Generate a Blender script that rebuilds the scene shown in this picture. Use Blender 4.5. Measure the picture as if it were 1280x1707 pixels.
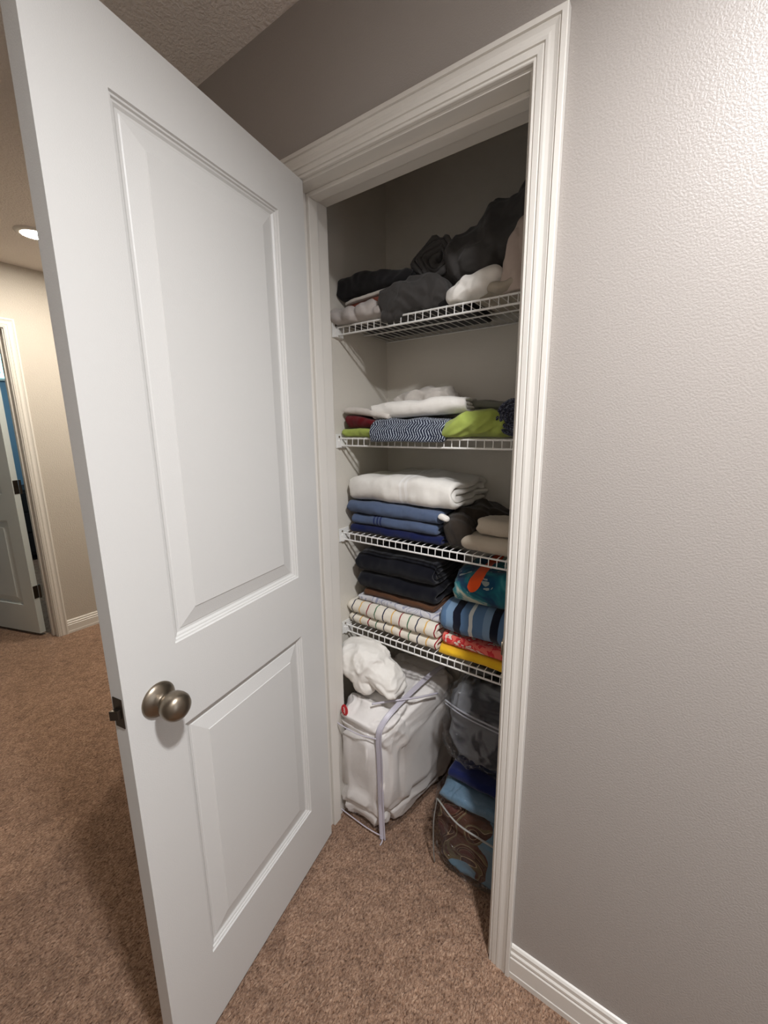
import bpy, math, random
import numpy as np
from mathutils import Vector, noise, Matrix

for o in list(bpy.data.objects):
    bpy.data.objects.remove(o)
sc = bpy.context.scene
col = sc.collection
PI = math.pi

# ------------------------------------------------------------------ camera
cam_d = bpy.data.cameras.new('camera'); cam = bpy.data.objects.new('camera', cam_d); col.objects.link(cam)
YAW, PITCH, ROLL, FPX = math.radians(-34.34), math.radians(-11.06), math.radians(-0.51), 670.8
cam.location = (0.8751, -0.8466, 1.4228)
_f = Vector((math.sin(YAW)*math.cos(PITCH), math.cos(YAW)*math.cos(PITCH), math.sin(PITCH)))
_r = Vector((math.cos(YAW), -math.sin(YAW), 0)); _u = _r.cross(_f)
r2 = _r*math.cos(ROLL) + _u*math.sin(ROLL); u2 = -_r*math.sin(ROLL) + _u*math.cos(ROLL)
cam.rotation_euler = Matrix((r2, u2, -_f)).transposed().to_euler()
cam_d.sensor_fit = 'VERTICAL'; cam_d.sensor_height = 34.6; cam_d.sensor_width = 34.6*1280/1707
cam_d.lens = FPX/1707*34.6
cam_d.shift_x = -11.8/1707; cam_d.shift_y = -9.09/1707
cam_d.clip_start = 0.01
sc.camera = cam

# ------------------------------------------------------------------ world, exposure
w = bpy.data.worlds.new('world'); sc.world = w; w.use_nodes = True
w.node_tree.nodes['Background'].inputs[0].default_value = (0.6, 0.7, 0.8, 1)
w.node_tree.nodes['Background'].inputs[1].default_value = 0.05
sc.view_settings.view_transform = 'Standard'; sc.view_settings.look = 'None'
sc.view_settings.gamma = 1.0; sc.view_settings.use_curve_mapping = False
sc.view_settings.exposure = 2.08
LAMP_NEAR = 140.0       # strength of the near ceiling light's lens
NEAR_WATT, NEAR_SPREAD = 7.0, 148
LAMP_FAR = 160.0        # the light at the far end of the hall
EAST_FILL = 0.6      # glow of the fill panel added at the near end of the hall
NEAR_POS = (1.18, -0.69)

# ------------------------------------------------------------------ materials
def S(c):
    return tuple(((x/255.)/12.92 if x/255. <= 0.04045 else ((x/255.+0.055)/1.055)**2.4) for x in c)+(1,)

class NT:
    def __init__(s, name):
        s.m = bpy.data.materials.new(name); s.m.use_nodes = True
        s.t = s.m.node_tree; s.b = s.t.nodes['Principled BSDF']
    def n(s, ty, **kw):
        nd = s.t.nodes.new(ty)
        for k, v in kw.items():
            if isinstance(k, str) and hasattr(nd, k): setattr(nd, k, v)
        return nd
    def l(s, a, b): s.t.links.new(a, b)
    def set(s, nd, **kw):
        for k, v in kw.items(): nd.inputs[k.replace('_', ' ')].default_value = v
        return nd
    def math(s, op, a, b=None, c=None):
        nd = s.n('ShaderNodeMath', operation=op)
        for i, x in enumerate((a, b, c)):
            if x is None: continue
            if hasattr(x, 'default_value') or hasattr(x, 'links'): s.l(x, nd.inputs[i])
            else: nd.inputs[i].default_value = x
        return nd.outputs[0]
    def mix(s, fac, a, b):
        nd = s.n('ShaderNodeMix', data_type='RGBA')
        for i, x in ((0, fac), (6, a), (7, b)):
            if hasattr(x, 'links'): s.l(x, nd.inputs[i])
            else: nd.inputs[i].default_value = x
        return nd.outputs[2]
    def noise(s, vec, scale, detail=2, rough=.5, dist=0):
        nd = s.n('ShaderNodeTexNoise'); s.l(vec, nd.inputs['Vector'])
        s.set(nd, Scale=scale, Detail=detail, Roughness=rough, Distortion=dist); return nd.outputs['Fac']
    def ramp(s, fac, stops, interp='LINEAR'):
        nd = s.n('ShaderNodeValToRGB'); s.l(fac, nd.inputs[0]); r = nd.color_ramp; r.interpolation = interp
        while len(r.elements) < len(stops): r.elements.new(0.5)
        for e, (p, c) in zip(r.elements, stops): e.position = p; e.color = c if len(c) == 4 else tuple(c)+(1,)
        return nd.outputs[0]
    def bump(s, h, strength, dist):
        nd = s.n('ShaderNodeBump'); s.l(h, nd.inputs['Height']); s.set(nd, Strength=strength, Distance=dist)
        s.l(nd.outputs[0], s.b.inputs['Normal']); return nd

def paint(name, rgb, rough=.45, bump=None, spec=.5):
    t = NT(name); t.set(t.b, Base_Color=S(rgb), Roughness=rough); t.b.inputs['Specular IOR Level'].default_value = spec
    if bump:
        co = t.n('ShaderNodeTexCoord').outputs['Object']
        h = t.noise(co, bump[0], bump[3] if len(bump) > 3 else 2, .5)
        h = t.ramp(h, [(.38, (0,0,0)), (.62, (1,1,1))])
        t.bump(h, bump[1], bump[2])
    return t.m

def cloth(name, rgb, rgb2=None, rough=.95, fuzz=900, fs=.5, fd=.0015, pattern=None, sheen=.15):
    t = NT(name); tc = t.n('ShaderNodeTexCoord'); ob = tc.outputs['Object']; uv = tc.outputs['UV']
    base = t.mix(t.noise(ob, 60, 4, .7), S(rgb), S(rgb2 or tuple(x*.86 for x in rgb)))
    if pattern: base = pattern(t, uv, ob, base)
    t.l(base, t.b.inputs['Base Color'])
    t.set(t.b, Roughness=rough); t.b.inputs['Specular IOR Level'].default_value = .15
    t.b.inputs['Sheen Weight'].default_value = sheen
    t.bump(t.noise(ob, fuzz, 3, .7), fs, fd)
    return t.m

def metal(name, rgb, rough=.3):
    t = NT(name); t.set(t.b, Base_Color=S(rgb), Roughness=rough, Metallic=1.0); return t.m
def glow(name, rgb, st):
    t = NT(name); t.set(t.b, Base_Color=(0,0,0,1)); t.b.inputs['Emission Color'].default_value = S(rgb)
    t.b.inputs['Emission Strength'].default_value = st; return t.m

WALL = paint('wall_paint_grey', (157,150,143), .40, (290, .14, .004, 2), .35)
CLOS = paint('closet_paint', (222,216,204), .5, (250, .12, .004, 2))
CEIL = paint('ceiling_paint', (230,222,213), .8, (120, .5, .004, 3))
DOORW = paint('door_paint_white', (203,201,196), .4, (400, .08, .001))
TRIMW = paint('trim_paint_white', (213,208,199), .36)
WIREW = paint('white_vinyl_coating', (232,230,225), .4)
NICKEL = metal('satin_nickel', (136,125,110), .36)
BRONZE = metal('aged_steel', (86,78,70), .42)
BLUEW = paint('blue_wall_paint', (116,154,176), .6)
DARKW = paint('dark_furniture', (30,27,26), .6)
HOLE = paint('dark_recess', (12,12,12), .9)

def carpet_mat():
    t = NT('brown_carpet'); co = t.n('ShaderNodeTexCoord').outputs['Object']
    mpn = t.n('ShaderNodeMapping'); t.l(co, mpn.inputs[0]); mpn.inputs['Rotation'].default_value = (0,0,.6); mpn.inputs['Scale'].default_value = (1,.55,1)
    n1 = t.noise(mpn.outputs[0], 215, 3, .72, .8); n2 = t.noise(co, 24, 4, .7, .8); n3 = t.noise(co, 2.6, 3, .55)
    c = t.ramp(n1, [(.32, S((88,62,46))), (.48, S((158,124,100))), (.72, S((206,174,147)))])
    c2 = t.ramp(n2, [(.34, (.66,.64,.63)), (.60, (1.03,1.03,1.03))])
    m = t.n('ShaderNodeMix', data_type='RGBA', blend_type='MULTIPLY'); m.inputs[0].default_value = 1
    t.l(c, m.inputs[6]); t.l(c2, m.inputs[7])
    c3 = t.ramp(n3, [(.35, (.88,.87,.86)), (.65, (1.04,1.04,1.04))])
    m2 = t.n('ShaderNodeMix', data_type='RGBA', blend_type='MULTIPLY'); m2.inputs[0].default_value = 1
    t.l(m.outputs[2], m2.inputs[6]); t.l(c3, m2.inputs[7])
    t.l(m2.outputs[2], t.b.inputs['Base Color']); t.set(t.b, Roughness=1.0)
    t.b.inputs['Specular IOR Level'].default_value = .05; t.b.inputs['Sheen Weight'].default_value = .1
    h = t.math('ADD', n1, t.math('MULTIPLY', n2, 1.4))
    t.bump(h, 1.0, .007); return t.m
CARPET = carpet_mat()

def plastic_film():
    t = NT('clear_plastic_film')
    tr = t.n('ShaderNodeBsdfTransparent'); gl = t.n('ShaderNodeBsdfGlossy'); mx = t.n('ShaderNodeMixShader')
    co = t.n('ShaderNodeTexCoord').outputs['Object']
    tr.inputs[0].default_value = (.985,.985,.985,1); gl.inputs['Roughness'].default_value = .12
    fr = t.n('ShaderNodeFresnel'); fr.inputs[0].default_value = 1.5
    h = t.noise(co, 17, 3, .5, 3.0)
    b = t.n('ShaderNodeBump'); t.l(h, b.inputs['Height']); t.set(b, Strength=.9, Distance=.03)
    t.l(b.outputs[0], gl.inputs['Normal'])
    f = t.math('ADD', t.math('MULTIPLY', fr.outputs[0], .30), .022)
    t.l(f, mx.inputs[0]); t.l(tr.outputs[0], mx.inputs[1]); t.l(gl.outputs[0], mx.inputs[2])
    t.l(mx.outputs[0], t.t.nodes['Material Output'].inputs[0]); return t.m
FILM = plastic_film()
PIPING = paint('lavender_vinyl_piping', (188,183,192), .4)

# ------------------------------------------------------------------ mesh helpers
class MB:
    def __init__(s): s.v = []; s.f = []; s.uv = None
    def add(s, vs, fs):
        k = len(s.v); s.v += [tuple(v) for v in vs]; s.f += [tuple(i+k for i in f) for f in fs]; return s
    def box(s, a, b):
        x0,y0,z0 = a; x1,y1,z1 = b
        return s.add([(x0,y0,z0),(x1,y0,z0),(x1,y1,z0),(x0,y1,z0),(x0,y0,z1),(x1,y0,z1),(x1,y1,z1),(x0,y1,z1)],
                     [(0,3,2,1),(4,5,6,7),(0,1,5,4),(1,2,6,5),(2,3,7,6),(3,0,4,7)])
    def tube(s, pts, r, n=8, cap=True):
        pts = [Vector(p) for p in pts]; k = len(s.v); m = len(pts)
        up = Vector((0,0,1)); prev = None
        for i, p in enumerate(pts):
            t = (pts[min(i+1,m-1)]-pts[max(i-1,0)]).normalized()
            a = prev if prev is not None else (up if abs(t.z) < .9 else Vector((1,0,0)))
            b = t.cross(a).normalized(); a = b.cross(t).normalized(); prev = a
            for j in range(n):
                q = 2*PI*j/n; s.v.append(tuple(p+(a*math.cos(q)+b*math.sin(q))*r))
        for i in range(m-1):
            for j in range(n):
                s.f.append((k+i*n+j, k+i*n+(j+1)%n, k+(i+1)*n+(j+1)%n, k+(i+1)*n+j))
        if cap:
            s.f.append(tuple(k+j for j in range(n))[::-1]); s.f.append(tuple(k+(m-1)*n+j for j in range(n)))
        return s
    def lathe(s, prof, o=(0,0,0), axis='Y', n=48):
        k = len(s.v); o = Vector(o)
        for (r, h) in prof:
            for j in range(n):
                q = 2*PI*j/n; a, b = r*math.cos(q), r*math.sin(q)
                s.v.append(tuple(o+(Vector((a,h,b)) if axis == 'Y' else Vector((h,a,b)) if axis == 'X' else Vector((a,b,h)))))
        for i in range(len(prof)-1):
            for j in range(n):
                s.f.append((k+i*n+j, k+i*n+(j+1)%n, k+(i+1)*n+(j+1)%n, k+(i+1)*n+j))
        s.f.append(tuple(k+j for j in range(n))); s.f.append(tuple(k+(len(prof)-1)*n+j for j in range(n)))
        return s
    def ext(s, prof, a, b, axis):
        """closed profile of 2-D points swept along an axis from a to b"""
        k = len(s.v); n = len(prof)
        for h in (a, b):
            for (p, q) in prof:
                s.v.append({'X': (h,p,q), 'Y': (p,h,q), 'Z': (p,q,h)}[axis])
        for j in range(n): s.f.append((k+j, k+(j+1)%n, k+n+(j+1)%n, k+n+j))
        s.f.append(tuple(k+j for j in range(n))[::-1]); s.f.append(tuple(k+n+j for j in range(n)))
        return s
    def build(s, name, mat, parent=None, smooth=False, bevel=0, fix=True, angle=None):
        me = bpy.data.meshes.new(name); me.from_pydata(s.v, [], s.f)
        if s.uv is not None:
            ul = me.uv_layers.new(name='UVMap')
            for l in me.loops: ul.data[l.index].uv = s.uv[l.vertex_index]
        if fix:
            import bmesh
            bm = bmesh.new(); bm.from_mesh(me); bmesh.ops.recalc_face_normals(bm, faces=bm.faces); bm.to_mesh(me); bm.free()
        me.materials.append(mat)
        if smooth:
            for p in me.polygons: p.use_smooth = True
            if angle: me.set_sharp_from_angle(angle=math.radians(angle))
        ob = bpy.data.objects.new(name, me); col.objects.link(ob)
        if parent: ob.parent = parent
        if bevel:
            md = ob.modifiers.new('bevel', 'BEVEL'); md.width = bevel; md.segments = 2; md.limit_method = 'ANGLE'
        return ob

def tag(o, label, cat, group=None, kind=None):
    o['label'] = label; o['category'] = cat
    if group: o['group'] = group
    if kind: o['kind'] = kind
    return o
def structure(o, label=None):
    o['kind'] = 'structure'
    if label: o['label'] = label
    return o
def empty(name, loc, rz=0):
    o = bpy.data.objects.new(name, None); col.objects.link(o); o.location = loc; o.rotation_euler.z = rz
    o.empty_display_size = .05; return o

# ------------------------------------------------------------------ setting: dimensions
W, H, JB = 0.606, 2.043, 0.121     # closet opening and wall thickness
CW, RV = 0.057, 0.006              # casing width, reveal
XL, XR, YB = -0.10, 0.70, 0.56     # closet interior
CZ = 2.42
HX0, HX1, HY0 = -2.54, 2.7, -1.18  # hallway
CORNER = -1.05                     # closet wall ends here, the hall opens northwards
HY1 = 1.4
JT = 0.018

fm = MB(); fm.box((-5.6,-2.4,-.06), (HX1+.1, 1.6, 0)); structure(fm.build('floor', CARPET), 'brown cut pile carpet')
structure(MB().box((-5.6,-2.4,CZ), (HX1+.1, 1.6, CZ+.06)).build('ceiling', CEIL), 'ceiling with light texture')
# closet wall, one mesh: left part, header, right part
m = MB()
m.box((CORNER,0,0), (XL,JB,CZ)); m.box((XL,0,0), (-JT,JB,CZ)); m.box((-JT,0,H+JT), (W+JT,JB,CZ)); m.box((W+JT,0,0), (HX1,JB,CZ))
structure(m.build('wall_right', WALL), 'light grey orange-peel wall around the closet doorway')
structure(MB().box((XL-.1,JB,0), (XL,YB+.1,CZ)).build('wall_closet_left', CLOS))
structure(MB().box((XR,JB,0), (XR+.1,YB+.1,CZ)).build('wall_closet_right', CLOS))
structure(MB().box((XL,YB,0), (XR,YB+.1,CZ)).build('wall_closet_back', CLOS))
structure(MB().box((CORNER,JB,0), (CORNER+.1,HY1,CZ)).build('wall_corner', WALL))
structure(MB().box((HX0,HY1,0), (CORNER+.1,HY1+.1,CZ)).build('wall_north', WALL))
structure(MB().box((HX0,HY0-.1,0), (HX1,HY0,CZ)).build('wall_front', WALL))
structure(MB().box((HX1,HY0-.1,0), (HX1+.1,JB,CZ)).build('wall_east', WALL))
# end wall of the hall with the far doorway
FX0, FX1 = HX0-.115, HX0           # wall thickness
DY1, DY0, DH = -.022, -.80, 2.035  # far doorway
WALLW = paint('hall_wall_paint', (184,176,164), .5, (170, .3, .004, 3))
m = MB(); m.box((FX0,DY1+JT,0), (FX1,HY1+.1,CZ)); m.box((FX0,DY0-JT,DH+JT), (FX1,DY1+JT,CZ)); m.box((FX0,HY0-.1,0), (FX1,DY0-JT,CZ))
structure(m.build('wall_left', WALLW), 'cream wall at the end of the hall')

# casing: mitred sweep
CASE = [(0,0),(0,.008),(.0015,.0095),(.004,.0095),(.005,.0078),(.0065,.0078),(.0075,.0105),(.017,.0118),(.0185,.0102),(.020,.0102),
        (.0212,.0130),(.026,.0136),(.030,.0128),(.036,.0124),(.0405,.0138),(.0435,.0152),(.0445,.0136),(.0458,.0136),(.047,.0172),(.0555,.0172),(.057,.0160),(.057,0)]
def casing(x0, x1, h, tf, name):
    """x0,x1 opening edges; tf maps (along, out, up) to world"""
    m = MB(); vs = []; n = len(CASE)
    for (u, t) in CASE:
        r = RV+u
        vs += [tf(x0-r, t, 0), tf(x0-r, t, h+r), tf(x1+r, t, h+r), tf(x1+r, t, 0)]
    fs = []
    for i in range(n-1):
        for k in range(3): fs.append((i*4+k, i*4+k+1, (i+1)*4+k+1, (i+1)*4+k))
    fs.append(tuple(i*4 for i in range(n))); fs.append(tuple(i*4+3 for i in range(n)))
    m.add(vs, fs); return m.build(name, TRIMW)
structure(casing(0, W, H, lambda a,t,z: (a,-t-.0005,z), 'trim_1'), 'white moulded casing around the closet doorway')
# jambs with stops, one frame
m = MB()
m.box((-JT,-.0,0), (0,JB+.001,H)); m.box((W,-.0,0), (W+JT,JB+.001,H)); m.box((-JT,-.0,H), (W+JT,JB+.001,H+JT))
jf = structure(m.build('trim_2', TRIMW, bevel=.0012), 'white door jamb lining the closet doorway')
m = MB(); m.box((0,.038,0), (.011,.072,H)); m.box((W-.011,.038,0), (W,.072,H)); m.box((.011,.038,H-.011), (W-.011,.072,H))
m.build('door_stop', TRIMW, jf, bevel=.002)
# strike plate on the latch jamb
m = MB(); m.box((W-.0015,.004,.892), (W+.0005,.034,.950)); m.build('strike_plate', NICKEL, jf, bevel=.0006)
m = MB(); m.tube([(W-.001,.004,z) for z in (.900,.942)], .0022, 8); m.tube([(W-.0015,-.002,z) for z in (.905,.937)], .0018, 8); m.build('strike_lip', NICKEL, jf, smooth=True)

# baseboards
BBP = [(0,0),(.014,0),(.014,.016),(.0125,.018),(.0125,.062),(.0095,.065),(.0115,.070),(.0112,.076),(.0075,.080),(.0075,.091),(.004,.0955),(.0,.097)]
def bb_x(name, x0, x1, y, sgn, label=None):
    m = MB(); m.ext([(y+sgn*t, z) for t, z in BBP], x0, x1, 'X'); return structure(m.build(name, TRIMW), label)
def bb_y(name, y0, y1, x, sgn):
    m = MB(); m.ext([(x+sgn*t, z) for t, z in BBP], y0, y1, 'Y'); return structure(m.build(name, TRIMW))
bb_x('baseboard_right', W+RV+CW+.0003, HX1, -.0003, -1, 'white stepped baseboard right of the closet casing')
bb_x('baseboard_hinge_side', CORNER, -RV-CW-.0003, -.0003, -1)
bb_y('baseboard_far', DY1+RV+CW+.0003, HY1, HX0+.0003, 1)
bb_y('baseboard_corner', JB, HY1, CORNER-.0003, -1)
bb_x('baseboard_front', HX0+.02, HX1, HY0+.0003, 1)

# ------------------------------------------------------------------ two-panel doors
RINGS = [(0,0),(.002,-.0035),(.005,-.0042),(.007,-.0075),(.010,-.0082),(.014,-.0115),(.019,-.0118),(.021,-.0105),(.054,-.0035),(.0555,-.0018)]
def door_slab(wd, z0, z1, u0, u1, pz, th=.035):
    """inner face at Y=0 looking to +Y; panels given as z pairs"""
    m = MB()
    for side in (0, 1):
        Y = lambda d: d if side == 0 else -th-d
        us = [0,u0,u1,wd]; zs = [z0,pz[0],pz[1],pz[2],pz[3],z1]
        for i in range(3):
            for j in range(5):
                if i == 1 and j in (1,3): continue
                m.add([(us[i],Y(0),zs[j]),(us[i+1],Y(0),zs[j]),(us[i+1],Y(0),zs[j+1]),(us[i],Y(0),zs[j+1])], [(0,1,2,3)])
        for (a, b) in ((pz[0],pz[1]),(pz[2],pz[3])):
            k = len(m.v)
            for (r, d) in RINGS:
                m.v += [(u0+r,Y(d),a+r),(u1-r,Y(d),a+r),(u1-r,Y(d),b-r),(u0+r,Y(d),b-r)]
            for i in range(len(RINGS)-1):
                for q in range(4): m.f.append((k+i*4+q,k+i*4+(q+1)%4,k+(i+1)*4+(q+1)%4,k+(i+1)*4+q))
            e = k+(len(RINGS)-1)*4; m.f.append((e,e+1,e+2,e+3))
    for (a, b) in (((0,z0),(wd,z0)),((wd,z0),(wd,z1)),((wd,z1),(0,z1)),((0,z1),(0,z0))):
        m.add([(a[0],0,a[1]),(b[0],0,b[1]),(b[0],-th,b[1]),(a[0],-th,a[1])], [(0,1,2,3)])
    return m
def knob(parent, u, z, y, sgn, mat=None):
    rose = [(0,0),(.033,0),(.0335,.002),(.032,.005),(.027,.009),(.019,.013),(.0135,.0155),(.0125,.017),(.0125,.019)]
    r = MB().lathe([(a,sgn*b) for a,b in rose], (u,y,z), 'Y').build('knob_rose', NICKEL, parent, smooth=True, angle=50)
    kn = [(.0120,.014),(.0125,.021),(.0170,.025),(.0225,.031),(.0258,.039),(.0268,.047),(.0260,.055),(.0225,.062),(.0150,.067),(.007,.0688),(.001,.0692)]
    MB().lathe([(a,sgn*b) for a,b in kn], (u,y,z), 'Y').build('door_knob', NICKEL, parent, smooth=True, angle=60)

TH = math.radians(80.39)
d1 = door_slab(.602, .021, 2.047, .1037, .4932, (.2196,.8301,1.0103,1.9367)).build('door_1', DOORW)
d1.location = (.0315,-.0016,0); d1.rotation_euler.z = -TH
structure(d1, 'white two-panel door standing open in front of the linen closet')
import bmesh
bm = bmesh.new(); bm.from_mesh(d1.data); bmesh.ops.remove_doubles(bm, verts=bm.verts, dist=1e-5); bmesh.ops.recalc_face_normals(bm, faces=bm.faces); bm.to_mesh(d1.data); bm.free()
knob(d1, .541, .920, 0, 1); knob(d1, .541, .920, -.035, -1)
m = MB(); m.box((.6015,-.030,.900), (.6035,-.005,.958)); m.build('latch_plate', BRONZE, d1, bevel=.0008)
m = MB(); m.ext([(.603,-.024),(.603,-.010),(.609,-.010),(.6155,-.0225),(.6155,-.024)], .920, .938, 'Z'); m.build('latch_bolt', BRONZE, d1, bevel=.0006)
for hz in (.24, 1.03, 1.84):
    h = MB(); h.tube([(-.0085,-.037,hz-.042),(-.0085,-.037,hz+.042)], .0052, 12); h.build('hinge', NICKEL, d1, smooth=True, angle=40)

# far door
m = door_slab(.762, .02, 2.02, .115, .645, (.22,.83,1.01,1.92))
d2 = m.build('door_2', paint('far_door_paint', (216,222,218), .45))
bm = bmesh.new(); bm.from_mesh(d2.data); bmesh.ops.remove_doubles(bm, verts=bm.verts, dist=1e-5); bmesh.ops.recalc_face_normals(bm, faces=bm.faces); bm.to_mesh(d2.data); bm.free()
structure(d2, 'pale two-panel door at the end of the hall, opened into the blue room')
A2 = math.atan2(-.14,-.43)
d2.location = (-2.664+.011,-.050-.033,0); d2.rotation_euler.z = A2
# local +Y must look toward the hall side (-y): direction of local Y = (-sin,cos)
for hz in (.323, 1.06, 1.83):
    h = MB(); h.box((-.0028,-.033,hz-.045), (-.0005,-.004,hz+.045)); h.build('hinge', BRONZE, d2, bevel=.001)
    h = MB(); h.tube([(-.008,-.040,hz-.048),(-.008,-.040,hz+.048)], .0065, 12); h.build('hinge_pin', BRONZE, d2, smooth=True, angle=40)
knob(d2, .70, .93, 0, 1)
structure(casing(DY0, DY1, DH, lambda a,t,z: (HX0+.0005+t,a,z), 'trim_3'), 'white casing around the far doorway')
m = MB(); m.box((FX0-.001,DY1,0), (FX1,DY1+JT,DH)); m.box((FX0-.001,DY0-JT,0), (FX1,DY0,DH)); m.box((FX0-.001,DY0-JT,DH), (FX1,DY1+JT,DH+JT))
jf2 = structure(m.build('trim_4', TRIMW, bevel=.0012))
m = MB(); m.box((FX0+.04,DY1-.011,0), (FX0+.075,DY1,DH)); m.box((FX0+.04,DY0,0), (FX0+.075,DY0+.011,DH)); m.box((FX0+.04,DY0+.011,DH-.011), (FX0+.075,DY1-.011,DH))
m.build('door_stop', TRIMW, jf2, bevel=.002)
# blue room behind it
BX = -5.4
structure(MB().box((BX-.1,-2.3,0), (BX,1.5,CZ)).build('wall_blue_west', BLUEW))
structure(MB().box((BX,HY1+.1,0), (FX0,HY1+.2,CZ)).build('wall_blue_north', BLUEW))
structure(MB().box((BX,-2.4,0), (FX0,-2.3,CZ)).build('wall_blue_south', BLUEW))
structure(MB().box((FX0-.012,HY0-1.2,0), (FX0,DY0-.08,CZ)).build('wall_blue_east', BLUEW))
wn = structure(MB().box((BX,.25,1.98), (BX+.03,1.05,2.30)).build('window_1', TRIMW), 'bright window high in the blue room')
MB().box((BX+.031,.29,2.01), (BX+.034,1.01,2.27)).build('glow_pane', glow('daylight_glass', (110,205,222), 3.0), wn)
dr = empty('dresser', (BX+.28,.6,0)); tag(dr, 'dark low dresser glimpsed through the gap of the far door', 'dresser')
MB().box((-.27,-.5,.06), (.25,.5,.80)).build('dresser_body', DARKW, dr, bevel=.006)
for k in range(3): MB().box((.251,-.48,.10+k*.23), (.266,.48,.31+k*.23)).build('drawer', DARKW, dr, bevel=.003)
for k in range(4): MB().box((-.25 if k%2 else .19,-.48 if k < 2 else .42,0), (-.19 if k%2 else .25,-.42 if k < 2 else .48,.06)).build('leg', DARKW, dr)

BLUE_FILL = 46.0  # strength of the fill light added in the blue room
# ------------------------------------------------------------------ unseen window-shaped fill panel, added behind the camera's right
fillp = structure(MB().box((HX1-.03,-1.06,.55), (HX1-.0005,-.16,2.15)).build('fill_panel', TRIMW, bevel=.003), 'window-shaped fill light added at the near end of the hall')
MB().box((HX1-.034,-1.01,.60), (HX1-.031,-.21,1.36)).build('glow_pane', glow('fill_pane', (236,240,250), EAST_FILL), fillp)
MB().box((HX1-.034,-1.01,1.40), (HX1-.031,-.21,2.10)).build('glow_pane', glow('fill_pane_upper', (236,240,250), EAST_FILL), fillp)

# ------------------------------------------------------------------ ceiling lights
def ceiling_light(x, y, r, st, label, rgb=(250,251,255), beam=None):
    t = empty('ceiling_light', (x,y,CZ)); tag(t, label, 'ceiling light')
    MB().lathe([(r+.002,-.001),(r+.004,-.010),(r+.012,-.012),(r+.026,-.006),(r+.030,-.0005)], (0,0,0), 'Z').build('trim_ring', TRIMW, t, smooth=True, angle=50)
    MB().lathe([(.001,-.0125),(r*.6,-.0124),(r,-.0115),(r+.001,-.0112)], (0,0,0), 'Z').build('lens', glow('lamp_lens', rgb, st*(.30 if beam else 1)), t)
    if beam:    # recessed downlight: reflector narrows the beam
        ld = bpy.data.lights.new('downlight', 'AREA'); ld.shape = 'DISK'; ld.size = 2*r; ld.energy = beam[0]; ld.spread = math.radians(beam[1])
        ld.color = S(rgb)[:3]; lo = bpy.data.objects.new('downlight', ld); col.objects.link(lo); lo.parent = t; lo.location = (0,0,-.016)
    return t
ceiling_light(NEAR_POS[0], NEAR_POS[1], .065, LAMP_NEAR, 'round white ceiling light over the closet doorway', beam=(NEAR_WATT, NEAR_SPREAD))
ceiling_light(-1.92, .025, .052, LAMP_FAR, 'glowing round ceiling light beyond the open door', (255,247,234))
ceiling_light(-1.60, .95, .065, LAMP_FAR*.8, 'added round fill light in the side passage round the corner', (255,247,234))  # unseen extra fixture, added to spread fill onto the left carpet
ceiling_light(-4.3, .35, .08, BLUE_FILL, 'added round fill light inside the blue room', (235,244,255))  # unseen extra fixture, added to brighten the blue behind the far door

# ------------------------------------------------------------------ wire shelves
SY = .255; DECK = [1.762, 1.391, 1.045, .675]
def wire_shelf(z, label):
    t = empty('wire_shelf', (0,0,z)); tag(t, label, 'shelf', 'wire shelves in the closet')
    x0, x1 = XL+.006, XR-.006; m = MB(); n = int((x1-x0)/.0254)
    for i in range(n+1):
        x = x0+.006+i*.0254
        m.tube([(x,YB-.006,-.0015),(x,SY+.002,-.0015),(x,SY-.001,-.004),(x,SY-.0025,-.029)], .0014, 6)
    m.build('deck_wires', WIREW, t, smooth=True, angle=60)
    m = MB()
    for y in (YB-.008, YB-.155): m.tube([(x0,y,-.0055),(x1,y,-.0055)], .0028, 8)
    m.build('cross_rod', WIREW, t, smooth=True, angle=60)
    m = MB(); m.tube([(x0,SY+.0015,-.0042),(x1,SY+.0015,-.0042)], .003, 8); m.tube([(x0,SY,-.029),(x1,SY,-.029)], .0032, 8)
    m.build('front_lip', WIREW, t, smooth=True, angle=60)
    for sx, xx in ((1, XL), (-1, XR)):
        m = MB(); a, b = sorted((xx+sx*.0006, xx+sx*.0125))
        m.ext([(a,SY-.014),(b,SY-.010),(b,SY+.026),(a,SY+.030)], -.036, -.0095, 'Z')
        a, b = sorted((xx+sx*.0006, xx+sx*.004)); m.box((a,SY-.020,-.0375), (b,SY+.034,.012))
        br = m.build('end_bracket', WIREW, t, bevel=.0012)
        m = MB(); m.tube([(xx+sx*.0041,SY-.004,.002),(xx+sx*.0062,SY-.004,.002)], .0035, 12); m.build('screw', NICKEL, br)
    return t
wire_shelf(DECK[0], 'topmost white wire shelf, carrying charcoal bedding')
wire_shelf(DECK[1], 'second white wire shelf from the top, seen edge on under the lime bundle')
wire_shelf(DECK[2], 'third white wire shelf from the top, under the blue towels')
wire_shelf(DECK[3], 'lowest white wire shelf, under the striped and yellow towels')

# ------------------------------------------------------------------ cloth builders
def N(x, y, z, s=0): return noise.noise(Vector((x+s*17.3, y-s*9.1, z+s*5.7)))
def ridge(x, y, z, s=0):
    return 1-abs(noise.noise(Vector((x+s*7.7, y+s*3.1, z-s*13.1))))*2

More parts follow.
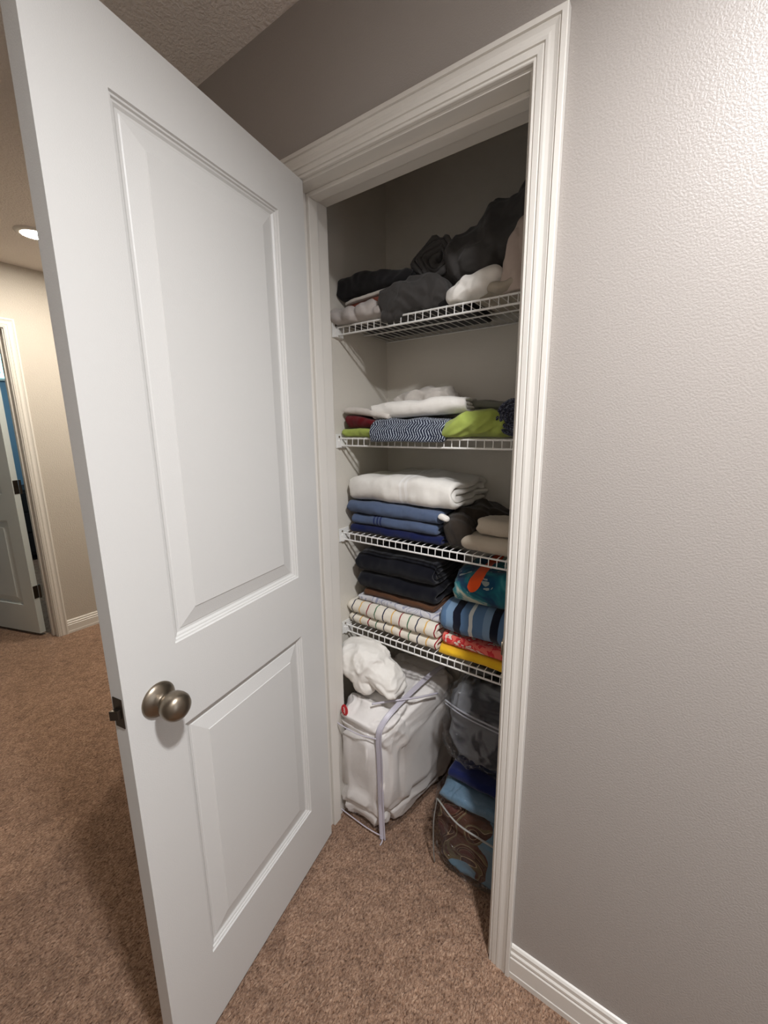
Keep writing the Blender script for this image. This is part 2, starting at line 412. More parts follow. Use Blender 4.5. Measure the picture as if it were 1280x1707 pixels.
def fold_path(hs, D, t, seg=10):
    R = [abs(hs[i+1]-hs[i])*t/2 for i in range(len(hs)-1)]
    Rf = max([R[i] for i in range(0, len(R), 2)]+[t/2])+t/2; Rb = max([R[i] for i in range(1, len(R), 2)]+[t/2])+t/2
    p = []
    for i, h in enumerate(hs):
        z = (h+.5)*t; a, b = (D-Rb, Rf) if i % 2 == 0 else (Rf, D-Rb)
        if i == len(hs)-1: b = D-.004 if i % 2 else .02
        if i == 0: a = D-.006
        k = 16
        for q in range(k+1): p.append((a+(b-a)*q/k, z))
        if i < len(hs)-1:
            z2 = (hs[i+1]+.5)*t; r = abs(z2-z)/2; zm = (z+z2)/2; s = 1 if z2 > z else -1
            for q in range(1, seg):
                an = PI*q/seg; dd = r*math.sin(an)
                p.append(((b-dd) if i % 2 == 0 else (b+dd), zm-s*r*math.cos(an)))
    return p
def roll_path(r0, r1, t, sx=1, sz=1, start=0):
    p = []; turns = (r1-r0)/t; n = max(int(turns*24), 24)
    for i in range(n+1):
        a = 2*PI*turns*i/n+start; r = r0+(r1-r0)*i/n
        p.append((math.cos(a)*r*sx, math.sin(a)*r*sz))
    return p
def strip(path, t, wd, nx=44, edge=None):
    """thick cloth strip following a (y,z) path, width along x; returns MB with metric UVs"""
    m = MB(); m.uv = []; n = len(path); er = edge or t*.5; xs = []
    ne = 5
    for k in range(ne): xs.append((-wd/2+er*(1-math.cos(PI/2*k/ne)), max(math.sin(PI/2*k/ne), .12)))
    for k in range(nx+1): xs.append((-wd/2+er+(wd-2*er)*k/nx, 1.0))
    for k in range(ne-1, -1, -1): xs.append((wd/2-er*(1-math.cos(PI/2*k/ne)), max(math.sin(PI/2*k/ne), .12)))
    M = len(xs); L = [0]
    for i in range(1, n): L.append(L[-1]+math.hypot(path[i][0]-path[i-1][0], path[i][1]-path[i-1][1]))
    for sd in (1, -1):
        for i in range(n):
            a = path[max(i-1,0)]; b = path[min(i+1,n-1)]; ty, tz = b[0]-a[0], b[1]-a[1]; l = math.hypot(ty, tz) or 1
            ny, nz = -tz/l, ty/l
            e = 1.0
            if i < 2 or i > n-3: e = .55 if i in (0, n-1) else .9
            for (x, s) in xs:
                h = t*.5*.93*s*e*sd
                m.v.append((x, path[i][0]+ny*h, path[i][1]+nz*h)); m.uv.append((x, L[i]))
    o = n*M
    for i in range(n-1):
        for j in range(M-1):
            a = i*M+j; m.f.append((a,a+1,a+M+1,a+M)); m.f.append((o+a,o+a+M,o+a+M+1,o+a+1))
        for j in (0, M-1):
            a = i*M+j; m.f.append((a,a+M,o+a+M,o+a))
    for i in (0, n-1):
        for j in range(M-1):
            a = i*M+j; m.f.append((a,o+a,o+a+1,a+1))
    return m
def deform(m, fn):
    m.v = [fn(*v) for v in m.v]; return m
def soft(wd, D, Hh, seed=1, amp=.006, freq=14, crown=.10, slope=0, droop=0, dy=.03, side=.006, fine=.0015, base=0, curl=0):
    def fn(x, y, z):
        k = min(max(z/Hh, 0), 1.2)
        ed = abs(2*x/wd); 
        z2 = z*(1+crown*(1-ed**2.5)-crown*.6)
        z2 += k*amp*N(x*freq, y*freq, z*6, seed)*1.6 + z*slope*(x/wd)
        z2 += k*curl*max(0, ed-.6)**2
        y2 = y + side*1.5*N(x*freq*.8, z*20, 3, seed) + side*.5*N(x*40, z*70, 1, seed)
        x2 = x + side*1.6*N(y*16, z*45, 7, seed)*min(1, ed*1.6)
        f = fine*N(x*70, y*70, z*70, seed)
        z2 += f*k
        if droop:
            q = max(0, (dy-y)/dy); z2 -= droop*q*q
        return (x2, y2+f, z2+base)
    return fn
# nested layer orders
F2 = [0,1]; F4 = [0,3,2,1]; S4 = [0,1,2,3]; F6 = [0,5,4,1,2,3]; S6 = [0,1,2,3,4,5]; F3 = [0,2,1]
def folded(name, mat, x0, x1, y0, D, z, Hh, hs, label, cat, group=None, rz=0, tilt=0, pitch=0, fn=None, nx=44, **kw):
    n = max(hs)+1; t = Hh/n; wd = x1-x0
    m = strip(fold_path(hs, D, t), t, wd, nx); deform(m, fn or soft(wd, D, Hh, **kw))
    o = m.build(name, mat, None, smooth=True)
    o.location = ((x0+x1)/2, y0, z); o.rotation_euler = (pitch, tilt, rz)
    return tag(o, label, cat, group)
def blob_mb(rad, nu=90, nv=56, ex=.75, ez=.75):
    m = MB(); m.uv = []
    def pw(c, e): return math.copysign(abs(c)**e, c)
    for i in range(nv+1):
        v = -PI/2+PI*i/nv
        for j in range(nu):
            u = 2*PI*j/nu
            m.v.append((rad[0]*pw(math.cos(v),ez)*pw(math.cos(u),ex), rad[1]*pw(math.cos(v),ez)*pw(math.sin(u),ex), rad[2]*pw(math.sin(v),ez)))
            m.uv.append((u/(2*PI), v/PI+.5))
    for i in range(nv):
        for j in range(nu): m.f.append((i*nu+j, i*nu+(j+1)%nu, (i+1)*nu+(j+1)%nu, (i+1)*nu+j))
    return m
def crumple(m, rad, seed=1, lump=.15, crease=.012, cf=11, aniso=(1,1,1), flat=None, cf2=26, crease2=.005, power=2.5, fold=.012, ff=85, fd=(1,.3,.6)):
    """lumpy displacement outward plus thin raised creases; flat clamps the underside"""
    R = min(rad)
    def fn(x, y, z):
        l = Vector((x/rad[0], y/rad[1], z/rad[2])); n = l.normalized() if l.length > 1e-6 else Vector((0,0,1))
        wx = x+.03*N(x*8,y*8,z*8,seed+3); wy = y+.03*N(x*8,y*8,z*8,seed+5); wz = z+.03*N(x*8,y*8,z*8,seed+8)
        d = R*lump*N(x*5/.2*.2/R*.12, y*5*.12/R, z*5*.12/R, seed)
        c = max(0, ridge(wx*cf*aniso[0], wy*cf*aniso[1], wz*cf*aniso[2], seed))**power*crease
        c += max(0, ridge(wx*cf2*aniso[0], wy*cf2*aniso[1], wz*cf2*aniso[2], seed+2))**power*crease2
        ph = (x*fd[0]+y*fd[1]+z*fd[2])*ff+3.2*N(x*7,y*7,z*7,seed+11)+1.2*N(x*19,y*19,z*19,seed+12)
        am = .5+.9*N(x*6,y*6,z*6,seed+14)
        c += fold*max(am, .1)*(abs(math.sin(ph*.5))-.55)
        p = Vector((x,y,z))+n*(d+c-crease*.3)
        if flat is not None and p.z < flat: p.z = flat+(p.z-flat)*.08
        return tuple(p)
    return deform(m, fn)
def bundle(name, mat, lobes, label, cat, loc, group=None, rz=0, tilt=0, floor=None, merge=None, ylim=None):
    """one crumpled cloth mesh made of overlapping lobes; each lobe = (cx,cy,cz, rx,ry,rz, tiltY, seed, opts)"""
    M = MB(); M.uv = []
    for L in lobes:
        c = Vector(L[:3]); rad = L[3:6]; ty = L[6]; seed = L[7]; op = L[8] if len(L) > 8 else {}
        ex = op.get('ex', .8); ez = op.get('ez', .8); op2 = {k: v for k, v in op.items() if k not in ('ex','ez')}
        b = crumple(blob_mb(rad, ex=ex, ez=ez), rad, seed, **op2)
        rot = Matrix.Rotation(ty, 3, 'Y')
        k = len(M.v)
        for v in b.v:
            p = rot @ Vector(v)+c
            if floor is not None and p.z < floor: p.z = floor+(p.z-floor)*.03
            if ylim is not None and p.y > ylim: p.y = ylim+(p.y-ylim)*.05
            M.v.append(tuple(p))
        M.f += [tuple(i+k for i in f) for f in b.f]; M.uv += b.uv
    o = M.build(name, mat, None, smooth=True)
    if merge:
        md = o.modifiers.new('merge', 'REMESH'); md.mode = 'VOXEL'; md.voxel_size = merge; md.use_smooth_shade = True
        sm = o.modifiers.new('smooth', 'SMOOTH'); sm.iterations = 3; sm.factor = .5
    o.location = loc; o.rotation_euler = (0, tilt, rz)
    return tag(o, label, cat, group)

# ---- patterns
def uvx(t, uv):
    s = t.n('ShaderNodeSeparateXYZ'); t.l(uv, s.inputs[0]); return s.outputs[0], s.outputs[1]
def pat_lines(t, uv, ob, base):                     # ivory with thin lines: yellow, red, green, navy
    u, v = uvx(t, uv); f = t.math('MULTIPLY', t.math('ADD', u, 1.0), 1/.036)
    fr = t.math('FRACT', f); line = t.math('LESS_THAN', fr, .13)
    idx = t.math('FRACT', t.math('MULTIPLY', t.math('FLOOR', f), .25))
    c = t.ramp(idx, [(0, S((226,178,92))), (.2, S((150,36,44))), (.45, S((74,118,84))), (.7, S((34,38,66)))], 'CONSTANT')
    out = t.mix(line, base, c)
    fv = t.math('FRACT', t.math('MULTIPLY', t.math('ADD', v, .02), 1/.13)); l2 = t.math('LESS_THAN', fv, .018)
    return t.mix(l2, out, S((36,38,58)))
def pat_bands(cols, period):
    def f(t, uv, ob, base):
        u, v = uvx(t, uv); fr = t.math('FRACT', t.math('DIVIDE', t.math('ADD', u, 1.0), period))
        return t.ramp(fr, [(p, S(c)) for p, c in cols], 'CONSTANT')
    return f
def pat_herring(t, uv, ob, base):
    u, v = uvx(t, uv)
    z = t.math('ABSOLUTE', t.math('SUBTRACT', t.math('FRACT', t.math('MULTIPLY', v, 1/.021)), .5))
    f = t.math('FRACT', t.math('ADD', t.math('MULTIPLY', u, 1/.009), t.math('MULTIPLY', z, 2.4)))
    l = t.math('LESS_THAN', f, .33); n = t.math('GREATER_THAN', t.noise(ob, 330, 2), .42)
    return t.mix(t.math('MULTIPLY', l, n), base, S((188,196,206)))
def pat_chenille(t, uv, ob, base):
    n = t.math('GREATER_THAN', t.noise(ob, 300, 2, .6, 1.5), .57); return t.mix(n, base, S((150,156,172)))
def pat_towelband(t, uv, ob, base):
    u, v = uvx(t, uv); a = t.math('LESS_THAN', t.math('ABSOLUTE', t.math('ADD', u, -.035)), .006)
    b = t.math('LESS_THAN', t.math('ABSOLUTE', t.math('ADD', u, -.012)), .005)
    return t.mix(t.math('MULTIPLY', t.math('ADD', a, b), .6), base, S((252,250,246)))
def pat_bluebands(t, uv, ob, base):
    u, v = uvx(t, uv); m = None
    for c in (-.075, -.060, -.046):
        a = t.math('LESS_THAN', t.math('ABSOLUTE', t.math('ADD', u, -c)), .0035); m = a if m is None else t.math('ADD', m, a)
    return t.mix(m, base, S((34,46,92)))
def pat_beach(t, uv, ob, base):
    n = t.noise(ob, 7, 3, .55, 1.2); n2 = t.noise(ob, 16, 3, .6, 1.0)
    c = t.ramp(n, [(.30, S((24,40,78))), (.42, S((20,66,92))), (.5, S((30,104,114))), (.56, S((64,132,136))), (.62, S((188,186,164)))])
    c = t.mix(t.math('MULTIPLY', t.math('GREATER_THAN', n2, .6), .5), c, S((190,196,180)))
    g = t.n('ShaderNodeMapping'); t.l(ob, g.inputs['Vector']); g.inputs['Location'].default_value = (3.0, .0, -2.15)
    g.inputs['Scale'].default_value = (28, 1, 24); 
    s = t.n('ShaderNodeSeparateXYZ'); t.l(ob, s.inputs[0])
    dx = t.math('MULTIPLY', t.math('ADD', s.outputs[0], .082), 1/.020); dz = t.math('MULTIPLY', t.math('ADD', s.outputs[2], -.098), 1/.042)
    dx = t.math('SUBTRACT', dx, t.math('MULTIPLY', dz, .45))
    dd = t.math('ADD', t.math('MULTIPLY', dx, dx), t.math('MULTIPLY', dz, dz))
    dd = t.math('ADD', dd, t.math('MULTIPLY', t.noise(ob, 40, 2), .6))
    return t.mix(t.math('LESS_THAN', dd, 1.3), c, S((226,84,34)))
def pat_yellow(t, uv, ob, base):
    n = t.noise(ob, 22, 2, .5, 1.4); return t.ramp(n, [(0, S((232,178,32))), (.50, S((236,150,40))), (.56, S((206,60,52))), (.66, S((222,120,110)))], 'CONSTANT')
def pat_yellowtop(t, uv, ob, base):
    n = t.noise(ob, 26, 2, .5, 1.2)
    return t.ramp(n, [(0, S((226,110,96))), (.48, S((206,56,60))), (.58, S((214,196,180)))], 'CONSTANT')
def pat_greywave(t, uv, ob, base):
    n = t.noise(ob, 9, 1, .5, 2.0); f = t.math('FRACT', t.math('MULTIPLY', n, 9)); return t.mix(t.math('LESS_THAN', f, .22), base, S((150,152,170)))

WHITE = cloth('white_terry', (242,238,230), (228,223,214))
WBAND = cloth('white_banded_terry', (240,236,228), (226,221,212), pattern=pat_towelband)
SHEET = cloth('white_cotton', (222,214,204), fuzz=400, fs=.15)
BLUET = cloth('blue_terry', (92,106,132), (74,88,114), fs=.7)
BLUEB = cloth('blue_banded_terry', (88,102,130), (72,86,112), fs=.7, pattern=pat_bluebands)
ROYAL = cloth('royal_blue_terry', (24,32,76), (17,24,60))
NAVYT = cloth('navy_terry', (15,16,25), (11,12,20))
DKBRN = cloth('dark_brown_terry', (58,50,42), (42,36,31))
BROWN = cloth('brown_terry', (98,66,44), (80,52,36))
BEIGE = cloth('beige_terry', (194,182,164), (178,166,148), fuzz=500)
CREAM = cloth('ivory_lined_terry', (238,230,214), (226,218,202), pattern=pat_lines)
GWAVE = cloth('white_grey_wave_cotton', (216,214,216), pattern=pat_greywave, fuzz=500)
HERR = cloth('navy_herringbone_weave', (34,40,60), (26,31,48), pattern=pat_herring)
CHEN = cloth('navy_chenille', (28,34,58), (20,24,44), pattern=pat_chenille, fs=1, fd=.004, fuzz=420)
LIME = cloth('lime_green_cotton', (166,180,92), (148,162,76), fuzz=400, fs=.2)
RED = cloth('dark_red_terry', (104,16,24), (84,12,18))
GREYC = cloth('grey_cotton', (128,128,116), (112,112,102), fuzz=400, fs=.2)
CHAR = cloth('charcoal_microfiber', (72,69,67), (58,56,54), fuzz=500, fs=.15, rough=.75)
BLACK = cloth('black_bedding', (34,32,33), (26,25,26), fuzz=500, fs=.15, rough=.8)
BLUSH = cloth('blush_beige_cotton', (184,168,156), (170,154,143), fuzz=400, fs=.15)
PALE = cloth('pale_grey_cotton', (196,188,182), (180,172,166), fuzz=400, fs=.15)
RUST = cloth('rust_cotton', (136,74,58), (120,62,48), fuzz=400, fs=.2)
OATM = cloth('oatmeal_fleece', (172,162,146), (158,148,133), fuzz=450)
BANDS = cloth('blue_striped_terry', (90,130,170), pattern=pat_bands([(0,(18,22,36)),(.20,(84,112,144)),(.42,(204,206,202)),(.52,(84,112,144)),(.80,(114,140,166))], .125))
YEL = cloth('yellow_red_terry', (220,180,40), pattern=pat_yellow)
YELT = cloth('red_yellow_print_terry', (206,70,70), pattern=pat_yellowtop)
YELB = cloth('yellow_terry', (236,190,44), (224,172,34))
BEACH = cloth('teal_beach_terry', (40,120,130), pattern=pat_beach)
QUILT = cloth('white_quilted_cotton', (238,233,228), (228,223,217), fuzz=300, fs=.1)
def pat_greymix(t, uv, ob, base):
    n = t.noise(ob, 6, 2, .5, 1.6); return t.mix(t.ramp(n, [(.44, (0,0,0)), (.52, (1,1,1))]), base, S((52,53,58)))
GREYB = cloth('grey_plush', (120,122,126), (104,106,110), fuzz=350, pattern=pat_greymix)
GREYD = cloth('dark_grey_plush', (74,78,88), (52,55,64), fuzz=350)
LTBLUE = cloth('light_blue_plush', (100,124,142), (80,104,122), fuzz=350)
def pat_leaf(t, uv, ob, base):
    s = t.n('ShaderNodeSeparateXYZ'); t.l(ob, s.inputs[0])
    n = t.noise(ob, 10.5, 0, .3, 1.3)
    c = t.ramp(n, [(0, S((74,44,30))), (.36, S((92,80,56))), (.42, S((160,140,112))), (.432, S((66,38,25))), (.54, S((164,142,112))), (.550, S((58,34,23))), (.62, S((120,92,68))), (.630, S((74,38,30)))], 'CONSTANT')
    k = t.math('MULTIPLY', t.math('SUBTRACT', t.noise(ob, 9, 1, .4, .5), .5), .22)
    g1 = t.math('GREATER_THAN', t.math('ADD', s.outputs[0], k), .036)
    g2 = t.math('LESS_THAN', t.math('SUBTRACT', t.math('ADD', s.outputs[2], k), t.math('MULTIPLY', s.outputs[0], .35)), .055)
    return t.mix(t.math('MAXIMUM', g1, g2), c, S((92,118,134)))
BRBL = cloth('brown_leaf_print_plush', (72,40,26), pattern=pat_leaf, fuzz=350)

G1, G2, G3, G4 = ('bedding heaped on the top shelf', 'linens on the second shelf', 'towels on the third shelf', 'towels on the lowest shelf')
LT = .0022
def lift(k): return DECK[k]+LT

# ================= lowest shelf (4)
z = lift(3)
folded('folded_towel', CREAM, -.092, .300, .262, .285, z, .040, F2, 'ivory towel with coloured pinstripes, lower of the striped pair on the lowest shelf', 'towel', G4, amp=.002, seed=3, crown=.04, rz=-.02)
folded('folded_towel', CREAM, -.094, .302, .258, .285, z+.0425, .050, F2, 'ivory towel with coloured pinstripes, upper of the striped pair', 'towel', G4, amp=.003, seed=4, crown=.05, rz=-.01)
folded('folded_sheet', GWAVE, -.055, .300, .285, .255, z+.094, .022, F2, 'white sheet with pale grey wavy pattern on the pinstriped towels', 'sheet', G4, amp=.004, seed=5, crown=.05)
folded('folded_towel', BROWN, -.030, .268, .290, .250, z+.118, .024, F2, 'brown towel under the navy towels', 'towel', G4, seed=6, crown=.05, amp=.003)
folded('folded_towel', NAVYT, -.062, .275, .280, .262, z+.144, .066, F2, 'dark navy towel directly on the brown towel', 'towel', G4, seed=7, crown=.06, amp=.005)
folded('folded_towel', NAVYT, -.060, .268, .276, .265, z+.212, .078, F4, 'dark navy towel, topmost of the navy stack under the third shelf', 'towel', G4, seed=8, crown=.10, amp=.005)
folded('folded_towel', YELB, .305, .640, .262, .280, z, .030, F2, 'bright yellow towel at the bottom of the right stack on the lowest shelf', 'towel', G4, seed=9, crown=.02, amp=.002, rz=.02)
folded('folded_towel', YELT, .312, .640, .268, .272, z+.032, .034, F2, 'red and pink printed towel lying on the yellow towel', 'towel', G4, seed=10, crown=.02, amp=.004, slope=-.2)
folded('folded_towel', BANDS, .300, .660, .262, .282, z+.068, .110, F2, 'blue towel with white and black stripes under the teal beach towel', 'towel', G4, seed=11, crown=.10, amp=.006, slope=.0, side=.006)
folded('beach_towel', BEACH, .340, .670, .272, .270, z+.182, .120, F4, 'teal beach towel with orange and cream print on top of the striped blue towel', 'beach towel', G4, seed=12, crown=.18, amp=.010, slope=.25, side=.008)

# ================= third shelf
z = lift(2)
folded('folded_towel', ROYAL, -.068, .310, .268, .280, z, .030, F2, 'royal blue towel at the bottom of the blue stack', 'towel', G3, seed=21, crown=.04, amp=.002)
folded('folded_towel', BLUEB, -.066, .290, .262, .280, z+.032, .036, F2, 'medium blue towel with dark woven bands, in the middle of the blue stack', 'towel', G3, seed=22, crown=.06, amp=.003)
folded('folded_towel', BLUET, -.082, .300, .262, .280, z+.070, .046, F2, 'plain medium blue towel under the plump white towel', 'towel', G3, seed=23, crown=.08, amp=.004)
folded('folded_towel', WBAND, -.072, .345, .262, .285, z+.118, .092, F4, 'plump white towel with woven bands on top of the blue stack', 'towel', G3, seed=24, crown=.16, amp=.009, side=.010)
o = bundle('washcloth', WHITE, [(0,0,0,.017,.012,.009,.3,31,{'fold':.001,'crease':.002})], 'small white washcloth tucked in beside the blue towels', 'washcloth', (.318,.262,z+.098), G3)
bundle('crumpled_towel', DKBRN, [(-.035,.065,.052,.045,.07,.052,-.2,25,{'crease':.008,'fd':(.3,1,.6)}), (.015,.185,.062,.090,.075,.058,.15,26,{'crease':.008}), (-.02,.15,.080,.06,.08,.045,-.2,27,{})],
       'dark brown towel bunched between the blue stack and the beige towels', 'towel', (.385,.262,z), G3, floor=.001, merge=.0035)
folded('folded_towel', BEIGE, .378, .690, .262, .120, z, .052, F2, 'beige towel, lower of the pair at the right of the third shelf', 'towel', G3, seed=28, crown=.04, amp=.003)
folded('folded_towel', BEIGE, .418, .690, .268, .110, z+.054, .052, F2, 'beige towel, upper of the pair at the right of the third shelf', 'towel', G3, seed=29, crown=.12, amp=.004)

# ================= second shelf
z = lift(1)
folded('folded_cloth', LIME, -.088, .050, .258, .26, z, .028, F2, 'folded lime green cloth at the left end of the second shelf', 'cloth', G2, seed=41, crown=.04, amp=.002)
folded('folded_towel', RED, -.076, .060, .262, .25, z+.030, .036, F4, 'dark red folded towel on the lime green cloth', 'towel', G2, seed=42, crown=.04, amp=.003, slope=-.5)
folded('folded_sheet', SHEET, -.085, .110, .262, .24, z+.070, .020, F2, 'thin white folded cloth over the dark red towel', 'sheet', G2, seed=43, crown=.0, amp=.006, tilt=.13)
folded('folded_blanket', HERR, .050, .325, .228, .30, z+.0005, .058, F4, 'navy and white herringbone throw hanging over the second shelf edge', 'blanket', G2, seed=44, crown=.08, amp=.006, droop=.034, dy=.055)
folded('rolled_towel', WHITE, .035, .375, .268, .13, z+.064, .052, F4, 'white towel rolled long and lying on the herringbone throw', 'towel', G2, seed=45, crown=.10, amp=.006, tilt=-.05, rz=.05)
bundle('crumpled_sheet', SHEET, [(0,0,.05,.13,.05,.055,-.1,46,{'crease':.010})], 'crumpled white sheet heaped behind the rolled white towel', 'sheet', (.13,.47,z+.062), G2)
folded('folded_sheet', GREYC, .330, .480, .345, .20, z+.062, .044, S4, 'grey green folded sheet behind the lime bundle', 'sheet', G2, seed=47, crown=.05, amp=.010, slope=-.3)
bundle('crumpled_cloth', LIME, [(0,.03,.030,.065,.05,.032,-.30,48,{'crease':.008,'aniso':(.5,1,1.6)}), (.055,.05,.040,.06,.06,.038,-.15,49,{'crease':.010,'aniso':(.5,1,1.6)}), (.10,.07,.034,.05,.06,.034,.1,50,{'crease':.006})],
       'lime green cloth bunched up at the front of the second shelf', 'cloth', (.372,.248,z), G2, floor=.001, merge=.003)
# chenille roll, its end towards the camera
m = strip(roll_path(.006, .056, .012, 1, .98), .012, .26, 26)
m.v = [(y, x, z_) for (x, y, z_) in m.v]
deform(m, lambda x, y, z_: (x+.004*N(x*30,y*30,z_*30,2), y+.010*N(x*25,2,z_*25,6)+.002*N(x*160,0,z_*160,5), z_+.003*N(x*30,y*30,z_*30,9)))
o = m.build('rolled_rug', CHEN, None, smooth=True); o.location = (.525,.390,z+.058)
tag(o, 'navy and white chenille mat rolled up at the right of the second shelf', 'mat', G2)

# ================= top shelf
z = lift(0)
folded('folded_comforter', BLACK, -.088, .345, .272, .275, z, .040, F2, 'black folded bedspread lying flat along the back of the top shelf', 'bedspread', G1, seed=60, crown=.03, amp=.003)
bundle('crumpled_sheet', PALE, [(-.03,.03,.024,.062,.040,.022,.1,62,{'crease':.008}), (.045,.045,.026,.065,.045,.022,-.25,63,{'crease':.010}), (.09,.03,.018,.04,.03,.015,0,64,{})],
       'pale crumpled sheet at the left front of the top shelf', 'sheet', (-.028,.240,z), G1, floor=.0005, merge=.003)
folded('folded_sheet', RUST, -.060, .130, .275, .20, z+.052, .018, F2, 'rust red folded cloth under the black duvet', 'cloth', G1, seed=65, crown=.0, amp=.003, tilt=-.04)
folded('folded_sheet', SHEET, -.070, .160, .268, .20, z+.073, .008, F2, 'thin white sheet edge between the rust cloth and the black duvet', 'sheet', G1, seed=66, crown=.0, amp=.004, tilt=-.10)
folded('folded_duvet', BLACK, -.095, .190, .262, .26, z+.084, .060, F4, 'black duvet folded at the left end of the top shelf', 'duvet', G1, seed=67, crown=.10, amp=.012, slope=-.55, side=.012)
bundle('crumpled_sheet', CHAR, [(0,.035,.040,.085,.045,.044,-.1,68,{'crease':.012}), (.07,.06,.050,.08,.05,.046,.1,69,{'crease':.012}), (-.03,.015,.0,.035,.022,.020,0,70,{'crease':.004})],
       'charcoal sheet slumped over the front lip of the top shelf', 'sheet', (.165,.240,z+.001), G1, merge=.003)
# swirl roll
m = strip(roll_path(.008, .066, .016, 1.0, .95, 1.0), .016, .20, 24)
m.v = [(y, x, z_) for (x, y, z_) in m.v]
deform(m, lambda x, y, z_: (x+.022*N(x*20,y*18,z_*20,2), y+.034*N(x*16,2,z_*16,6)+.016*max(0,ridge(x*18,1,z_*18,3))**3, z_+.022*N(x*20,y*18,z_*20,9)))
o = m.build('rolled_blanket', CHAR, None, smooth=True); o.location = (.255,.400,z+.150)
tag(o, 'charcoal blanket rolled into a swirl beside the big comforter', 'blanket', G1)
bundle('heaped_comforter', CHAR, [(-.03,.10,.085,.10,.10,.075,-.1,71,{'crease':.018,'cf':8,'fold':.024,'ff':55}), (.09,.12,.125,.15,.11,.10,-.35,72,{'crease':.022,'cf':7,'fold':.026,'ff':50,'fd':(.7,.2,1)}),
        (.20,.14,.175,.13,.11,.12,-.5,73,{'crease':.022,'cf':7,'fold':.026,'ff':50,'fd':(.7,.2,1)}), (.02,.05,.060,.07,.06,.05,.3,74,{'crease':.014})],
       'large charcoal comforter heaped up at the right of the top shelf', 'comforter', (.375,.290,z+.055), G1, merge=.004, ylim=.262)
bundle('rolled_towel', WHITE, [(0,.03,.030,.050,.036,.028,-.30,76,{'crease':.003,'ex':.9}), (.055,.035,.044,.050,.036,.030,-.15,77,{'crease':.003})],
       'white rolled towel at the front of the top shelf', 'towel', (.362,.246,z), G1, floor=.001, merge=.003)
bundle('folded_fleece', OATM, [(0,.12,.022,.15,.13,.022,0,78,{'crease':.006,'ex':.5}), (.04,.08,.050,.11,.08,.036,-.08,79,{'crease':.006})],
       'oatmeal fleece blanket lying under the white rolled towel', 'blanket', (.530,.262,z), G1, floor=.0005, merge=.0035)
bundle('pillow_sham', BLUSH, [(0,.03,.060,.055,.035,.085,.12,80,{'crease':.012,'aniso':(1.6,1,.5),'fold':.016,'ff':130,'fd':(1,.2,.15)}), (.02,.03,.120,.050,.034,.060,.1,81,{'crease':.010,'aniso':(1.6,1,.5),'fold':.014,'ff':120,'fd':(1,.2,.2)})],
       'blush beige pillow sham standing at the right end of the top shelf', 'pillow sham', (.528,.250,z), G1, floor=.002, merge=.003)

# ================= floor items
def bagbox(x0, x1, y0, y1, z1, infl=.03, seed=1, cre=.006, cf=12, ex=.45, ez=.5, nu=150, nv=100, quilt=False, taper=0, dz=0, shear=0):
    rad = ((x1-x0)/2, (y1-y0)/2, z1/2); b = blob_mb(rad, nu, nv, ex, ez); R = rad
    def fn(x, y, zz):
        l = Vector((x/R[0], y/R[1], zz/R[2])); n = l.normalized() if l.length else Vector((0,0,1))
        wx = x+.03*N(x*7,y*7,zz*7,seed+3); wy = y+.03*N(x*7,y*7,zz*7,seed+5); wz = zz+.03*N(x*7,y*7,zz*7,seed+8)
        d = infl*N(x*6,y*6,zz*6,seed)
        c = max(0, ridge(wx*cf,wy*cf,wz*cf,seed))**3*cre + max(0, ridge(wx*cf*2.5,wy*cf*2.5,wz*cf*2.5,seed+1))**3*cre*.35
        if quilt:
            for ph in (y*.9+zz*.45, y*-.25+zz*1.0):
                q = (ph/.115) % 1; q = min(q, 1-q); c -= .017*math.exp(-(q/.06)**2)
            q = (x/.11+.3) % 1; q = min(q, 1-q); c -= .006*math.exp(-(q/.07)**2)*(1 if abs(l.y) > .6 else 0)
        p = Vector((x,y,zz))+n*(d+c)
        k = (zz+R[2])/(2*R[2]); p.x -= 0; s = 1-taper*(1-k)**2; p.x *= s; p.x += shear*max(0, l.x)*(l.y+1)/2
        if p.z < -R[2]: p.z = -R[2]+(p.z+R[2])*.03
        return (p.x, p.y, p.z+R[2]+dz*(y/R[1])*k)
    deform(b, fn); return b
# comforter in its zip bag
m = bagbox(-.020, .196, .090, .510, .462, .014, 91, .015, 9, ex=.34, ez=.28, quilt=True, taper=.06, dz=.02, shear=.085)
o = m.build('quilted_comforter', QUILT, None, smooth=True); m_ = o.data
for v_ in m_.vertices: v_.co.x = max(v_.co.x, -.101)
o.location = (.088,.300,.006)
tag(o, 'white quilted comforter packed into a clear zip bag on the closet floor', 'comforter')
bag = empty('storage_bag', (.07,.30,0)); tag(bag, 'clear zip storage bag with lavender piping around the white comforter', 'storage bag')
m = bagbox(-.024, .206, .080, .520, .474, .010, 91, .006, 10, ex=.30, ez=.24, nu=150, nv=90, taper=.05, dz=.02, shear=.088)
m.v = [(max(a+.091,-.0155)-.07, b, c+.002) for a,b,c in m.v]
m.build('clear_film', FILM, bag, smooth=True)
def crv(pts, n=12):
    P = [Vector(p) for p in pts]; out = []
    P = [P[0]*2-P[1]]+P+[P[-1]*2-P[-2]]
    for i in range(1, len(P)-2):
        for k in range(n):
            t = k/n; a,b,c,d = P[i-1:i+3]
            out.append(.5*((2*b)+(c-a)*t+(2*a-5*b+4*c-d)*t*t+(3*b-a-3*c+d)*t**3))
    out.append(P[-2]); return out
